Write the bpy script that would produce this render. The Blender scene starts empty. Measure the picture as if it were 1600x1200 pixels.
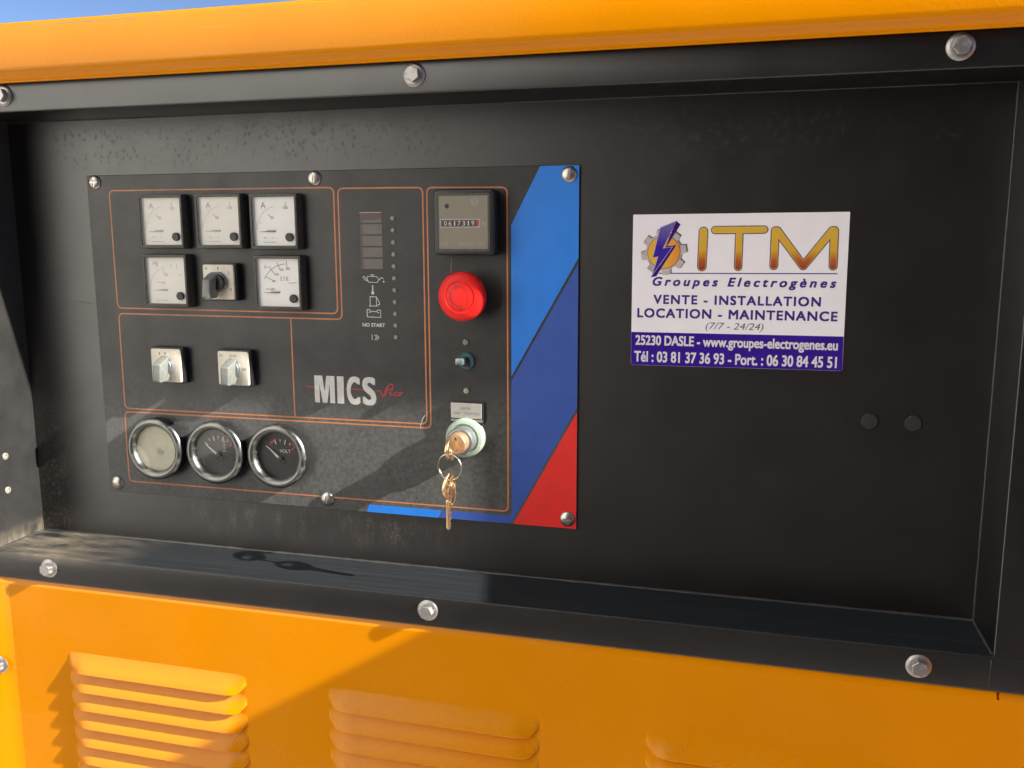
import bpy, bmesh, math, random
from mathutils import Vector, Matrix
random.seed(7)
S = bpy.context.scene
COL = S.collection
R = math.radians
# ------------------------------------------------------------------ camera
cam = bpy.data.cameras.new('camera'); co = bpy.data.objects.new('camera', cam); COL.objects.link(co)
yaw, pitch, roll = 0.2644, 0.1644, -0.0028
fw = Vector((-math.sin(yaw)*math.cos(pitch), math.cos(yaw)*math.cos(pitch), -math.sin(pitch)))
rt = Vector((math.cos(yaw), math.sin(yaw), 0)); up = rt.cross(fw)
rt, up = rt*math.cos(roll)+up*math.sin(roll), up*math.cos(roll)-rt*math.sin(roll)
m = Matrix((rt, up, -fw)).transposed().to_4x4(); m.translation = (0.6011, -0.7239, 0.2462)
co.matrix_world = m
cam.sensor_width = 36; cam.lens = 1414.56/1600*36; cam.clip_start = 0.02; cam.clip_end = 300
S.camera = co
# ------------------------------------------------------------------ sky, sun, exposure
SUN = Vector((6.7, -1.0, 3.9)).normalized()
w = bpy.data.worlds.new('World'); S.world = w; w.use_nodes = True
nt = w.node_tree; bg = nt.nodes['Background']
sky = nt.nodes.new('ShaderNodeTexSky'); sky.sky_type = 'NISHITA'; sky.sun_disc = False
sky.sun_elevation = math.asin(SUN.z); sky.sun_rotation = math.atan2(SUN.x, SUN.y)
sky.air_density = 0.45; sky.dust_density = 0.03; sky.ozone_density = 1.2; sky.altitude = 1500
nt.links.new(sky.outputs[0], bg.inputs[0]); bg.inputs[1].default_value = 0.065
sl = bpy.data.lights.new('sun', 'SUN'); so = bpy.data.objects.new('sun', sl); COL.objects.link(so)
sl.energy = 3.8; sl.angle = R(0.53); sl.color = (1, 0.95, 0.87)
so.rotation_euler = SUN.to_track_quat('Z', 'Y').to_euler(); so.location = (4, -2, 4)
S.view_settings.view_transform = 'Standard'; S.view_settings.look = 'None'
S.view_settings.exposure = 1.75; S.view_settings.gamma = 1
S.render.resolution_x = 1024; S.render.resolution_y = 768
S.render.engine = 'CYCLES'
# ------------------------------------------------------------------ materials
def new_mat(name):
    mt = bpy.data.materials.new(name); mt.use_nodes = True
    return mt, mt.node_tree, mt.node_tree.nodes['Principled BSDF']
def ramp(nt, src, stops):
    r = nt.nodes.new('ShaderNodeValToRGB'); e = r.color_ramp.elements
    while len(e) < len(stops): e.new(0.5)
    for i, (p, c) in enumerate(stops):
        e[i].position = p; e[i].color = (c, c, c, 1) if not isinstance(c, tuple) else (*c, 1)
    nt.links.new(src, r.inputs[0]); return r
def coords(nt, scale=(1, 1, 1)):
    tc = nt.nodes.new('ShaderNodeTexCoord'); mp = nt.nodes.new('ShaderNodeMapping')
    mp.inputs['Scale'].default_value = scale
    nt.links.new(tc.outputs['Object'], mp.inputs[0]); return mp.outputs[0]
def noise(nt, vec, scale, detail=4, rough=0.55):
    n = nt.nodes.new('ShaderNodeTexNoise'); n.inputs['Scale'].default_value = scale
    n.inputs['Detail'].default_value = detail; n.inputs['Roughness'].default_value = rough
    nt.links.new(vec, n.inputs['Vector']); return n.outputs['Fac']
def math_(nt, op, a, b=None):
    n = nt.nodes.new('ShaderNodeMath'); n.operation = op; n.use_clamp = False
    for i, v in enumerate((a, b)):
        if v is None: continue
        if isinstance(v, (int, float)): n.inputs[i].default_value = v
        else: nt.links.new(v, n.inputs[i])
    return n.outputs[0]
def mix(nt, fac, a, b):
    n = nt.nodes.new('ShaderNodeMix'); n.data_type = 'RGBA'
    for k, v in ((0, fac), (6, a), (7, b)):
        if isinstance(v, tuple): n.inputs[k].default_value = (*v, 1)
        elif isinstance(v, (int, float)): n.inputs[k].default_value = v
        else: nt.links.new(v, n.inputs[k])
    return n.outputs[2]
def window(nt, src, a, b, c, d):
    """0 below a, 1 between b and c, 0 above d"""
    m1 = nt.nodes.new('ShaderNodeMapRange'); m2 = nt.nodes.new('ShaderNodeMapRange')
    for mm_, lo, hi in ((m1, a, b), (m2, d, c)):
        mm_.inputs[1].default_value = lo; mm_.inputs[2].default_value = hi; mm_.clamp = True
        nt.links.new(src, mm_.inputs[0])
    return math_(nt, 'MULTIPLY', m1.outputs[0], m2.outputs[0])
def bump(nt, bsdf, h, strength, dist=0.001):
    b = nt.nodes.new('ShaderNodeBump'); b.inputs['Strength'].default_value = strength
    b.inputs['Distance'].default_value = dist
    nt.links.new(h, b.inputs['Height']); nt.links.new(b.outputs[0], bsdf.inputs['Normal'])
def plain(name, col, rough=0.5, metal=0.0, var=0.12, scale=300, bmp=0.0, spec=0.5, coat=0):
    mt, nt, b = new_mat(name)
    v = coords(nt); n = noise(nt, v, scale)
    dk = tuple(c*(1-var) for c in col); lt = tuple(min(1, c*(1+var)) for c in col)
    r = ramp(nt, n, [(0.3, dk), (0.7, lt)])
    nt.links.new(r.outputs[0], b.inputs['Base Color'])
    rr = ramp(nt, noise(nt, v, scale*0.4), [(0.3, max(0, rough-0.06)), (0.7, min(1, rough+0.06))])
    nt.links.new(rr.outputs[0], b.inputs['Roughness'])
    b.inputs['Metallic'].default_value = metal; b.inputs['Specular IOR Level'].default_value = spec
    b.inputs['Coat Weight'].default_value = coat; b.inputs['Coat Roughness'].default_value = 0.08
    if bmp: bump(nt, b, n, bmp)
    return mt
def yellow_paint(name, speck=0.0, edge=False):
    mt, nt, b = new_mat(name)
    v = coords(nt)
    big = noise(nt, v, 6, 3); fine = noise(nt, v, 420, 2)
    c = ramp(nt, big, [(0.3, (0.70, 0.238, 0.0)), (0.7, (0.76, 0.262, 0.0))]).outputs[0]
    # flecks of dirt and small chips
    chip = ramp(nt, noise(nt, v, 160, 5, 0.7), [(0.70, 0.0), (0.755, 1.0)]).outputs[0]
    c = mix(nt, math_(nt, 'MULTIPLY', chip, 0.35), c, (0.30, 0.14, 0.02))
    if edge:
        # chipped line along the top fold of the roof
        sx = nt.nodes.new('ShaderNodeSeparateXYZ'); nt.links.new(v, sx.inputs[0])
        wz = nt.nodes.new('ShaderNodeMath'); wz.operation = 'ADD'; nt.links.new(sx.outputs[2], wz.inputs[0])
        nt.links.new(math_(nt, 'MULTIPLY', noise(nt, v, 14, 3), 0.0016), wz.inputs[1])
        ln = window(nt, wz.outputs[0], 0.4154, 0.4157, 0.4163, 0.4166)
        br = ramp(nt, noise(nt, coords(nt, (30, 1, 1)), 1.0, 4), [(0.46, 0.0), (0.56, 1.0)]).outputs[0]
        c = mix(nt, math_(nt, 'MULTIPLY', math_(nt, 'MULTIPLY', ln, br), math_(nt, 'MULTIPLY', window(nt, sx.outputs[0], -0.3, -0.25, 0.1, 0.3), 0.75)), c, (0.24, 0.20, 0.13))
    if speck:
        d = ramp(nt, noise(nt, v, 300, 7, 0.8), [(0.50, 0.0), (0.66, 1.0)]).outputs[0]
        d2 = ramp(nt, noise(nt, v, 60, 3), [(0.40, 0.0), (0.62, 1.0)]).outputs[0]
        c = mix(nt, math_(nt, 'MULTIPLY', math_(nt, 'MULTIPLY', d, d2), speck), c, (0.46, 0.23, 0.05))
    scr = None
    for ang, sc_ in ((0.5, (6, 6, 300)), (-0.9, (5, 5, 240))):
        tc = nt.nodes.new('ShaderNodeTexCoord'); mp = nt.nodes.new('ShaderNodeMapping'); mp.inputs['Rotation'].default_value = (0, ang, 0); mp.inputs['Scale'].default_value = sc_
        nt.links.new(tc.outputs['Object'], mp.inputs[0]); q_ = ramp(nt, noise(nt, mp.outputs[0], 1.0, 3, 0.6), [(0.735, 0.0), (0.76, 1.0)]).outputs[0]
        scr = q_ if scr is None else math_(nt, 'MAXIMUM', scr, q_)
    c = mix(nt, math_(nt, 'MULTIPLY', scr, 0.30), c, (0.80, 0.42, 0.10))
    nt.links.new(c, b.inputs['Base Color'])
    rr = ramp(nt, noise(nt, v, 14, 4), [(0.3, 0.14), (0.7, 0.34)])
    nt.links.new(rr.outputs[0], b.inputs['Roughness'])
    b.inputs['Specular IOR Level'].default_value = 0.22
    bump(nt, b, math_(nt, 'ADD', fine, math_(nt, 'MULTIPLY', noise(nt, v, 3, 2), 12.0)), 0.10, 0.0012)
    return mt
def black_paint(name, base=(0.0055, 0.0046, 0.0046), rough=0.34, dust=0.3, kind='', spec=0.95):
    """dark semi gloss paint; dust, water marks and scuffs as stains of their own"""
    mt, nt, b = new_mat(name)
    v = coords(nt)
    sx = nt.nodes.new('ShaderNodeSeparateXYZ'); nt.links.new(v, sx.inputs[0]); X, Y, Z = sx.outputs
    dn = noise(nt, v, 38, 6, 0.65); fine = noise(nt, v, 900, 2)
    spk = ramp(nt, noise(nt, v, 520, 4, 0.7), [(0.66, 0.0), (0.74, 1.0)]).outputs[0]
    dm = ramp(nt, dn, [(0.35, 0.0), (0.8, 1.0)]).outputs[0]
    c = mix(nt, math_(nt, 'MULTIPLY', dm, dust*0.10), base, (0.30, 0.27, 0.22))
    c = mix(nt, math_(nt, 'MULTIPLY', math_(nt, 'MULTIPLY', spk, dm), dust*0.6), c, (0.34, 0.31, 0.26))
    rbase = ramp(nt, noise(nt, v, 22, 5), [(0.3, rough-0.02), (0.7, rough+0.03)]).outputs[0]
    if kind == 'back':
        # rain marks in a band under the top lip
        vo = nt.nodes.new('ShaderNodeTexVoronoi'); vo.inputs['Scale'].default_value = 230
        wob = nt.nodes.new('ShaderNodeMapping'); wob.inputs['Scale'].default_value = (1, 1, 0.72)
        nt.links.new(v, wob.inputs[0]); nt.links.new(wob.outputs[0], vo.inputs['Vector'])
        dr = ramp(nt, vo.outputs['Distance'], [(0.18, 1.0), (0.42, 0.0)]).outputs[0]
        patch = ramp(nt, noise(nt, v, 11, 4), [(0.36, 0.0), (0.52, 1.0)]).outputs[0]
        band = window(nt, Z, 0.298, 0.315, 0.338, 0.35)
        dr = math_(nt, 'MULTIPLY', math_(nt, 'MULTIPLY', dr, band), patch)
        rbase = math_(nt, 'ADD', rbase, math_(nt, 'MULTIPLY', dr, 0.10))
        # pale runs and splashes below the control plate
        run = noise(nt, coords(nt, (55, 1, 20)), 1.0, 6, 0.75)
        run = ramp(nt, run, [(0.50, 0.0), (0.68, 1.0)]).outputs[0]
        run = math_(nt, 'MULTIPLY', run, ramp(nt, noise(nt, v, 420, 4, 0.75), [(0.40, 0.0), (0.62, 1.0)]).outputs[0])
        low = window(nt, Z, -0.040, -0.022, -0.006, 0.001)
        lx = window(nt, X, 0.06, 0.12, 0.30, 0.42)
        c = mix(nt, math_(nt, 'MULTIPLY', math_(nt, 'MULTIPLY', math_(nt, 'MULTIPLY', run, low), lx), 0.22), c, (0.42, 0.38, 0.32))
        dl = ramp(nt, noise(nt, v, 330, 5, 0.75), [(0.52, 0.0), (0.68, 1.0)]).outputs[0]
        lx2 = window(nt, X, -0.10, -0.086, -0.055, -0.025); lz2 = window(nt, Z, -0.06, -0.05, 0.03, 0.11)
        c = mix(nt, math_(nt, 'MULTIPLY', math_(nt, 'MULTIPLY', math_(nt, 'MULTIPLY', dl, lx2), lz2), 0.20), c, (0.40, 0.36, 0.29))
    if kind == 'frame':
        # brown dust lying on the ledge at the left, brushed scuffs along it
        d = ramp(nt, noise(nt, coords(nt, (18, 60, 40)), 1.0, 6, 0.7), [(0.36, 0.0), (0.66, 1.0)]).outputs[0]
        lx = window(nt, X, -0.12, -0.10, -0.045, 0.07); lz = window(nt, Z, -0.056, -0.0478, -0.046, -0.030)
        c = mix(nt, math_(nt, 'MULTIPLY', math_(nt, 'MULTIPLY', math_(nt, 'MULTIPLY', d, lx), lz), 0.62), c, (0.30, 0.24, 0.16))
        sc = ramp(nt, noise(nt, coords(nt, (5, 420, 420)), 1.0, 4, 0.7), [(0.45, 0.0), (0.7, 1.0)]).outputs[0]
        lz = window(nt, Z, -0.049, -0.0478, -0.046, -0.044)
        c = mix(nt, math_(nt, 'MULTIPLY', math_(nt, 'MULTIPLY', sc, lz), 0.035), c, (0.36, 0.38, 0.40))
        lw = window(nt, X, -0.09, -0.0855, -0.0845, -0.080)
        c = mix(nt, math_(nt, 'MULTIPLY', lw, math_(nt, 'ADD', math_(nt, 'MULTIPLY', dm, 0.04), 0.05)), c, (0.34, 0.34, 0.32))
        # pale specks on the lower flange
        lf = window(nt, Z, -0.080, -0.074, -0.052, -0.047); fx = window(nt, X, -0.11, -0.09, 0.30, 0.55)
        c = mix(nt, math_(nt, 'MULTIPLY', math_(nt, 'MULTIPLY', spk, lf), math_(nt, 'MULTIPLY', fx, 0.5)), c, (0.45, 0.42, 0.36))
    b.inputs['Specular IOR Level'].default_value = spec
    if kind == 'frame':
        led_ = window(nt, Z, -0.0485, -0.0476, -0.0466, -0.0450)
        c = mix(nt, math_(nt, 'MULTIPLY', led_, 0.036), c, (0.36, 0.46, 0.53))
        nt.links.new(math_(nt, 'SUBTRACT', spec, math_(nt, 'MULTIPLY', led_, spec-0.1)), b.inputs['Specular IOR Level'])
    nt.links.new(c, b.inputs['Base Color']); nt.links.new(rbase, b.inputs['Roughness'])
    bump(nt, b, math_(nt, 'ADD', math_(nt, 'MULTIPLY', fine, 0.5), math_(nt, 'MULTIPLY', noise(nt, v, 9, 3), 2.5)), 0.08, 0.001)
    return mt
def plate_film(name):
    mt, nt, b = new_mat(name)
    v = coords(nt)
    sx = nt.nodes.new('ShaderNodeSeparateXYZ'); nt.links.new(v, sx.inputs[0]); X, Y, Z = sx.outputs
    dn = ramp(nt, noise(nt, v, 30, 6, 0.7), [(0.32, 0.0), (0.75, 1.0)]).outputs[0]
    spk = ramp(nt, noise(nt, v, 620, 4, 0.7), [(0.60, 0.0), (0.72, 1.0)]).outputs[0]
    c = mix(nt, math_(nt, 'MULTIPLY', dn, 0.10), (0.022, 0.021, 0.0205), (0.26, 0.25, 0.235))
    c = mix(nt, math_(nt, 'MULTIPLY', math_(nt, 'MULTIPLY', spk, dn), 0.13), c, (0.36, 0.35, 0.33))
    # lower plate dust paled up to the sunlit edge, painting its lit band brighter
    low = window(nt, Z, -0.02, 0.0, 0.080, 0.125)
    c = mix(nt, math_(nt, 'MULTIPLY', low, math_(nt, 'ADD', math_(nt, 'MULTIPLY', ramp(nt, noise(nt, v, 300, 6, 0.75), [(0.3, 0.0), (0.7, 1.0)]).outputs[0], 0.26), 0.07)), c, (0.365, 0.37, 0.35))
    b.inputs['Diffuse Roughness'].default_value = 1.0
    nt.links.new(c, b.inputs['Base Color'])
    rr = ramp(nt, noise(nt, v, 26, 5), [(0.3, 0.34), (0.7, 0.46)])
    nt.links.new(rr.outputs[0], b.inputs['Roughness'])
    bump(nt, b, noise(nt, v, 1100, 2), 0.10, 0.0006)
    return mt
def metal(name, col, rough=0.3, dirt=0.3, dcol=(0.16, 0.12, 0.07), scale=220, bmp=0.04):
    mt, nt, b = new_mat(name)
    v = coords(nt)
    d = ramp(nt, noise(nt, v, scale, 6, 0.7), [(0.50, 0.0), (0.66, 1.0)]).outputs[0]
    f = math_(nt, 'MULTIPLY', d, dirt)
    nt.links.new(mix(nt, f, col, dcol), b.inputs['Base Color'])
    nt.links.new(math_(nt, 'SUBTRACT', 1.0, f), b.inputs['Metallic'])
    nt.links.new(math_(nt, 'ADD', math_(nt, 'MULTIPLY', f, 0.5), rough), b.inputs['Roughness'])
    if bmp: bump(nt, b, noise(nt, v, scale*2.5, 3), bmp, 0.0003)
    return mt
def clear_cover(name, tint=(1, 1, 1), haze=0.0, hazecol=(0.5, 0.48, 0.38), rough=0.03):
    mt = bpy.data.materials.new(name); mt.use_nodes = True; nt = mt.node_tree; nt.nodes.clear()
    out = nt.nodes.new('ShaderNodeOutputMaterial'); tr = nt.nodes.new('ShaderNodeBsdfTransparent')
    gl = nt.nodes.new('ShaderNodeBsdfGlossy'); fr = nt.nodes.new('ShaderNodeFresnel'); mx = nt.nodes.new('ShaderNodeMixShader')
    tr.inputs[0].default_value = (*tint, 1); gl.inputs['Roughness'].default_value = rough; fr.inputs[0].default_value = 1.45
    geo = nt.nodes.new('ShaderNodeNewGeometry')
    fac = math_(nt, 'MULTIPLY', fr.outputs[0], math_(nt, 'SUBTRACT', 1.0, geo.outputs['Backfacing']))
    nt.links.new(fac, mx.inputs[0]); nt.links.new(tr.outputs[0], mx.inputs[1]); nt.links.new(gl.outputs[0], mx.inputs[2])
    last = mx.outputs[0]
    if haze:
        df = nt.nodes.new('ShaderNodeBsdfDiffuse'); df.inputs[0].default_value = (*hazecol, 1)
        m2 = nt.nodes.new('ShaderNodeMixShader'); v = coords(nt)
        hz = ramp(nt, noise(nt, v, 90, 5, 0.65), [(0.3, haze*0.85), (0.7, min(1, haze*1.12))]).outputs[0]
        nt.links.new(hz, m2.inputs[0]); nt.links.new(mx.outputs[0], m2.inputs[1]); nt.links.new(df.outputs[0], m2.inputs[2])
        last = m2.outputs[0]
    nt.links.new(last, out.inputs[0]); return mt
def z_gradient(name, z0, z1, stops, rough=0.25):
    """flat print whose ink changes along z (mm)"""
    mt, nt, b = new_mat(name); v = coords(nt)
    sx = nt.nodes.new('ShaderNodeSeparateXYZ'); nt.links.new(v, sx.inputs[0])
    mr = nt.nodes.new('ShaderNodeMapRange'); mr.inputs[1].default_value = z0*.001; mr.inputs[2].default_value = z1*.001
    nt.links.new(sx.outputs[2], mr.inputs[0])
    nt.links.new(ramp(nt, mr.outputs[0], stops).outputs[0], b.inputs['Base Color']); b.inputs['Roughness'].default_value = rough
    return mt
M = {}
M['yellow'] = yellow_paint('yellow_paint'); M['louver'] = yellow_paint('yellow_paint_dusty', 0.55); M['roof'] = yellow_paint('yellow_roof_paint', 0, True)
M['frame'] = black_paint('black_frame_paint', base=(0.0038, 0.0028, 0.0030), dust=0.10, kind='frame', rough=0.33)
M['back'] = black_paint('black_back_paint', base=(0.0048, 0.0030, 0.0032), dust=0.10, kind='back', rough=0.36)
M['seam'] = black_paint('dusty_seam', base=(0.022, 0.022, 0.024), rough=0.45, dust=1.2)
M['seam_line'] = plain('scratch_line', (0.045, 0.04, 0.038), 0.6)
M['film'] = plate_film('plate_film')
M['edge'] = plain('plate_edge', (0.05, 0.045, 0.04), 0.5)
M['orange'] = plain('orange_ink', (0.56, 0.20, 0.075), 0.5, var=0.10, scale=120)
M['lblue'] = plain('light_blue_ink', (0.014, 0.21, 0.78), 0.42, var=0.05, scale=60)
M['dblue'] = plain('dark_blue_ink', (0.032, 0.088, 0.40), 0.42, var=0.06, scale=60)
M['red'] = plain('red_ink', (0.78, 0.022, 0.016), 0.42, var=0.05, scale=60)
M['ink_white'] = plain('white_ink', (0.62, 0.61, 0.58), 0.5, var=0.12, scale=200)
M['ink_grey'] = plain('grey_ink', (0.36, 0.35, 0.33), 0.5)
M['ink_red'] = plain('red_line_ink', (0.55, 0.035, 0.04), 0.5)
M['window'] = plain('smoked_window', (0.115, 0.098, 0.088), 0.3, var=0.1, scale=90)
M['window_red'] = plain('smoked_window_edge', (0.085, 0.042, 0.036), 0.35)
M['led'] = plain('grey_lens', (0.24, 0.225, 0.21), 0.4)
M['plastic'] = plain('black_plastic', (0.016, 0.016, 0.017), 0.42, bmp=0.05)
M['rim'] = plain('dusty_black_rim', (0.062, 0.058, 0.048), 0.5, var=0.3, bmp=0.05)
M['dial'] = plain('cream_dial', (0.73, 0.70, 0.63), 0.5, var=0.04, scale=60)
M['dial_w'] = plain('white_dial', (0.78, 0.765, 0.74), 0.5, var=0.03, scale=60)
M['dial_ink'] = plain('faded_dial_ink', (0.34, 0.325, 0.30), 0.6)
M['dial_ink_dark'] = plain('dial_ink', (0.16, 0.14, 0.135), 0.6)
M['needle'] = plain('needle_dark', (0.12, 0.10, 0.09), 0.5)
M['hdial'] = plain('taupe_dial', (0.235, 0.21, 0.155), 0.45, var=0.04, scale=60)
M['counter'] = plain('counter_drum', (0.055, 0.04, 0.035), 0.4)
M['counter_red'] = plain('red_counter_drum', (0.42, 0.035, 0.02), 0.4)
M['cream'] = plain('cream_switch_plate', (0.72, 0.66, 0.54), 0.38, var=0.10, scale=160, bmp=0.03)
M['knob'] = plain('grey_knob', (0.19, 0.20, 0.18), 0.4, var=0.15, scale=200, bmp=0.04)
M['estop'] = plain('red_button_plastic', (0.84, 0.018, 0.014), 0.5, var=0.05, scale=120, bmp=0.03, spec=0.28)
M['estop_ink'] = plain('dark_red_relief', (0.55, 0.015, 0.012), 0.45)
M['gauge_face'] = plain('black_gauge_face', (0.022, 0.019, 0.02), 0.55, var=0.3, scale=120)
M['gauge_fog'] = plain('yellowed_gauge_face', (0.66, 0.63, 0.48), 0.55, var=0.12, scale=90)
M['chrome'] = metal('worn_chrome', (0.19, 0.195, 0.185), 0.34, 0.65, (0.15, 0.145, 0.11), 100, 0)
M['steel'] = metal('zinc_steel', (0.42, 0.405, 0.395), 0.46, 0.6, (0.36, 0.32, 0.28), 240)
M['screw'] = metal('nickel_screw', (0.50, 0.46, 0.43), 0.34, 0.35, (0.25, 0.19, 0.13), 300)
M['brass'] = metal('worn_brass', (0.74, 0.52, 0.29), 0.36, 0.25, (0.35, 0.19, 0.08), 380)
M['copper'] = plain('copper_face', (0.56, 0.36, 0.22), 0.42, metal=0.55, var=0.2, scale=260, bmp=0.1)
M['wire'] = metal('ring_wire', (0.72, 0.66, 0.58), 0.25, 0.15)
M['mint'] = plain('pale_green_ring', (0.36, 0.45, 0.35), 0.42, var=0.12, scale=140, bmp=0.05)
M['zinc'] = plain('dull_grey_barrel', (0.24, 0.26, 0.26), 0.4, metal=0.5, var=0.25, scale=200, bmp=0.1)
M['tag'] = plain('grey_tag', (0.36, 0.34, 0.32), 0.42, var=0.08, scale=160)
M['teal'] = plain('teal_plastic', (0.05, 0.14, 0.16), 0.35, var=0.15)
M['plug'] = plain('black_plug', (0.025, 0.025, 0.026), 0.5)
M['rivet'] = plain('dull_rivet', (0.40, 0.37, 0.30), 0.45, metal=0.5, var=0.2)
M['glass'] = clear_cover('clear_cover'); M['glass_fog'] = clear_cover('fogged_cover', haze=0.5, hazecol=(0.66, 0.63, 0.48))
M['glass_dust'] = clear_cover('dusty_cover', haze=0.07, hazecol=(0.4, 0.38, 0.33))
M['vinyl'] = plain('white_vinyl', (0.93, 0.90, 0.95), 0.22, var=0.02, scale=60, coat=0.3, bmp=0.25)
M['violet'] = plain('violet_blue_ink', (0.045, 0.012, 0.30), 0.16, var=0.12, scale=70, coat=0.6, bmp=0.5)
M['vinyl_ink'] = plain('violet_text_ink', (0.055, 0.02, 0.23), 0.3, var=0.05)
M['vinyl_grey'] = plain('grey_text_ink', (0.10, 0.085, 0.12), 0.3)
M['vinyl_text'] = plain('white_text_ink', (0.76, 0.72, 0.76), 0.3, var=0.02)
M['gold_rim'] = plain('pale_gold_ink', (0.62, 0.46, 0.30), 0.3)
M['brown_ink'] = plain('brown_outline_ink', (0.16, 0.085, 0.05), 0.3)
M['gear_dark'] = plain('gear_shadow_ink', (0.16, 0.13, 0.13), 0.3)
M['gear_light'] = plain('gear_grey_ink', (0.52, 0.47, 0.49), 0.3, var=0.2, scale=120)
M['bolt_side'] = plain('dark_violet_ink', (0.045, 0.008, 0.16), 0.25)
M['bolt_edge'] = plain('pale_violet_ink', (0.42, 0.34, 0.62), 0.25)

# ------------------------------------------------------------------ mesh helpers (millimetres: x right, h out of the panel, z up)
WL = {}
def P(x, h, z): return Vector((x*.001, -h*.001, z*.001))
class B:
    def __init__(s): s.bm = bmesh.new()
    def face(s, pts):
        vs = [s.bm.verts.new(P(*p)) for p in pts]; return s.bm.faces.new(vs)
    def poly(s, pts, h):                       # flat sheet parallel to the panel
        s.face([(x, h, z) for x, z in pts]); return s
    def prism(s, pts, h0, h1):
        a = [s.bm.verts.new(P(x, h0, z)) for x, z in pts]; b = [s.bm.verts.new(P(x, h1, z)) for x, z in pts]
        n = len(pts); s.bm.faces.new(a); s.bm.faces.new(b[::-1])
        for i in range(n): s.bm.faces.new((a[i], a[(i+1) % n], b[(i+1) % n], b[i]))
        return s
    def box(s, x0, x1, h0, h1, z0, z1): return s.prism([(x0, z0), (x1, z0), (x1, z1), (x0, z1)], h0, h1)
    def lathe(s, prof, cx=0, cz=0, n=40, capend=True, seg=None):
        rings = []
        for r, h in prof:
            if r < 1e-6: rings.append([s.bm.verts.new(P(cx, h, cz))])
            else: rings.append([s.bm.verts.new(P(cx+r*math.cos(2*math.pi*i/n), h, cz+r*math.sin(2*math.pi*i/n))) for i in range(n)])
        for a, b in zip(rings, rings[1:]):
            for i in range(n):
                j = (i+1) % n
                if len(a) == 1 and len(b) == 1: continue
                if len(a) == 1: s.bm.faces.new((a[0], b[i], b[j]))
                elif len(b) == 1: s.bm.faces.new((a[i], a[j], b[0]))
                else: s.bm.faces.new((a[i], a[j], b[j], b[i]))
        return s
    def ribbon(s, pts, wd, h, closed=False):
        n = len(pts); L, Rr = [], []
        for i in range(n):
            p = Vector(pts[i]); a = Vector(pts[i-1]) if (i or closed) else p; c = Vector(pts[(i+1) % n]) if (i < n-1 or closed) else p
            d1 = (p-a); d2 = (c-p)
            if d1.length < 1e-9: d1 = d2
            if d2.length < 1e-9: d2 = d1
            d1 = d1.normalized(); d2 = d2.normalized(); t = (d1+d2)
            t = t.normalized() if t.length > 1e-6 else d1
            nn = Vector((-t.y, t.x)); k = 1/max(0.5, nn.dot(Vector((-d1.y, d1.x))))
            L.append(s.bm.verts.new(P(p.x+nn.x*k*wd/2, h, p.y+nn.y*k*wd/2))); Rr.append(s.bm.verts.new(P(p.x-nn.x*k*wd/2, h, p.y-nn.y*k*wd/2)))
        for i in range(n if closed else n-1):
            j = (i+1) % n; s.bm.faces.new((L[i], L[j], Rr[j], Rr[i]))
        return s
    def capsule(s, a, b, wd, h):               # flat stroke with round ends
        a, b = Vector(a), Vector(b); d = (b-a); an = math.atan2(d.y, d.x); pts = []
        for k in range(11): t = an-math.pi/2+math.pi*k/10; pts.append((b.x+wd/2*math.cos(t), b.y+wd/2*math.sin(t)))
        for k in range(11): t = an+math.pi/2+math.pi*k/10; pts.append((a.x+wd/2*math.cos(t), a.y+wd/2*math.sin(t)))
        return s.poly(pts, h)
    def disc(s, cx, cz, r, h, n=28): return s.poly([(cx+r*math.cos(2*math.pi*i/n), cz+r*math.sin(2*math.pi*i/n)) for i in range(n)], h)
    def tube(s, pts, r, n=8, closed=False, wob=0):
        pts = [Vector(p) for p in pts]; rings = []; N = len(pts)
        for i, p in enumerate(pts):
            a = pts[i-1] if (i or closed) else p; c = pts[(i+1) % N] if (i < N-1 or closed) else p
            t = (c-a).normalized(); u = t.orthogonal().normalized() if i == 0 else (u-t*u.dot(t)).normalized(); v = t.cross(u)
            rr = r*(1+random.uniform(-wob, wob)); rr = rr if not isinstance(r, (list, tuple)) else r[i]
            rings.append([s.bm.verts.new(P(*(p+u*rr*math.cos(2*math.pi*k/n)+v*rr*math.sin(2*math.pi*k/n)))) for k in range(n)])
        for i in range(N if closed else N-1):
            a, b = rings[i], rings[(i+1) % N]
            for k in range(n): s.bm.faces.new((a[k], a[(k+1) % n], b[(k+1) % n], b[k]))
        if not closed:
            s.bm.faces.new(rings[0]); s.bm.faces.new(rings[-1][::-1])
        return s
    def bevel(s, wd, seg=2, ang=30, sel=None):
        s.bm.normal_update(); bmesh.ops.remove_doubles(s.bm, verts=s.bm.verts, dist=1e-7)
        bmesh.ops.recalc_face_normals(s.bm, faces=s.bm.faces); s.bm.normal_update()
        es = [e for e in s.bm.edges if len(e.link_faces) == 2 and e.calc_face_angle(0) > R(ang) and (sel is None or sel(e))]
        bmesh.ops.bevel(s.bm, geom=es, offset=wd*.001, segments=seg, profile=0.5, affect='EDGES', clamp_overlap=True)
        return s
    def mesh(s, name, smooth=35, recalc=True):
        if recalc:
            bmesh.ops.recalc_face_normals(s.bm, faces=s.bm.faces)
        me = bpy.data.meshes.new(name); s.bm.to_mesh(me); s.bm.free()
        if smooth:
            me.shade_smooth(); me.set_sharp_from_angle(angle=R(smooth))
        return me
def thing(name, label, cat, loc=(0, 0, 0), group=None):
    o = bpy.data.objects.new(name, None); COL.objects.link(o); o.location = loc; o.empty_display_size = 0.05
    o['label'] = label; o['category'] = cat
    if group: o['group'] = group
    WL[o] = Vector(loc); return o
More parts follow.
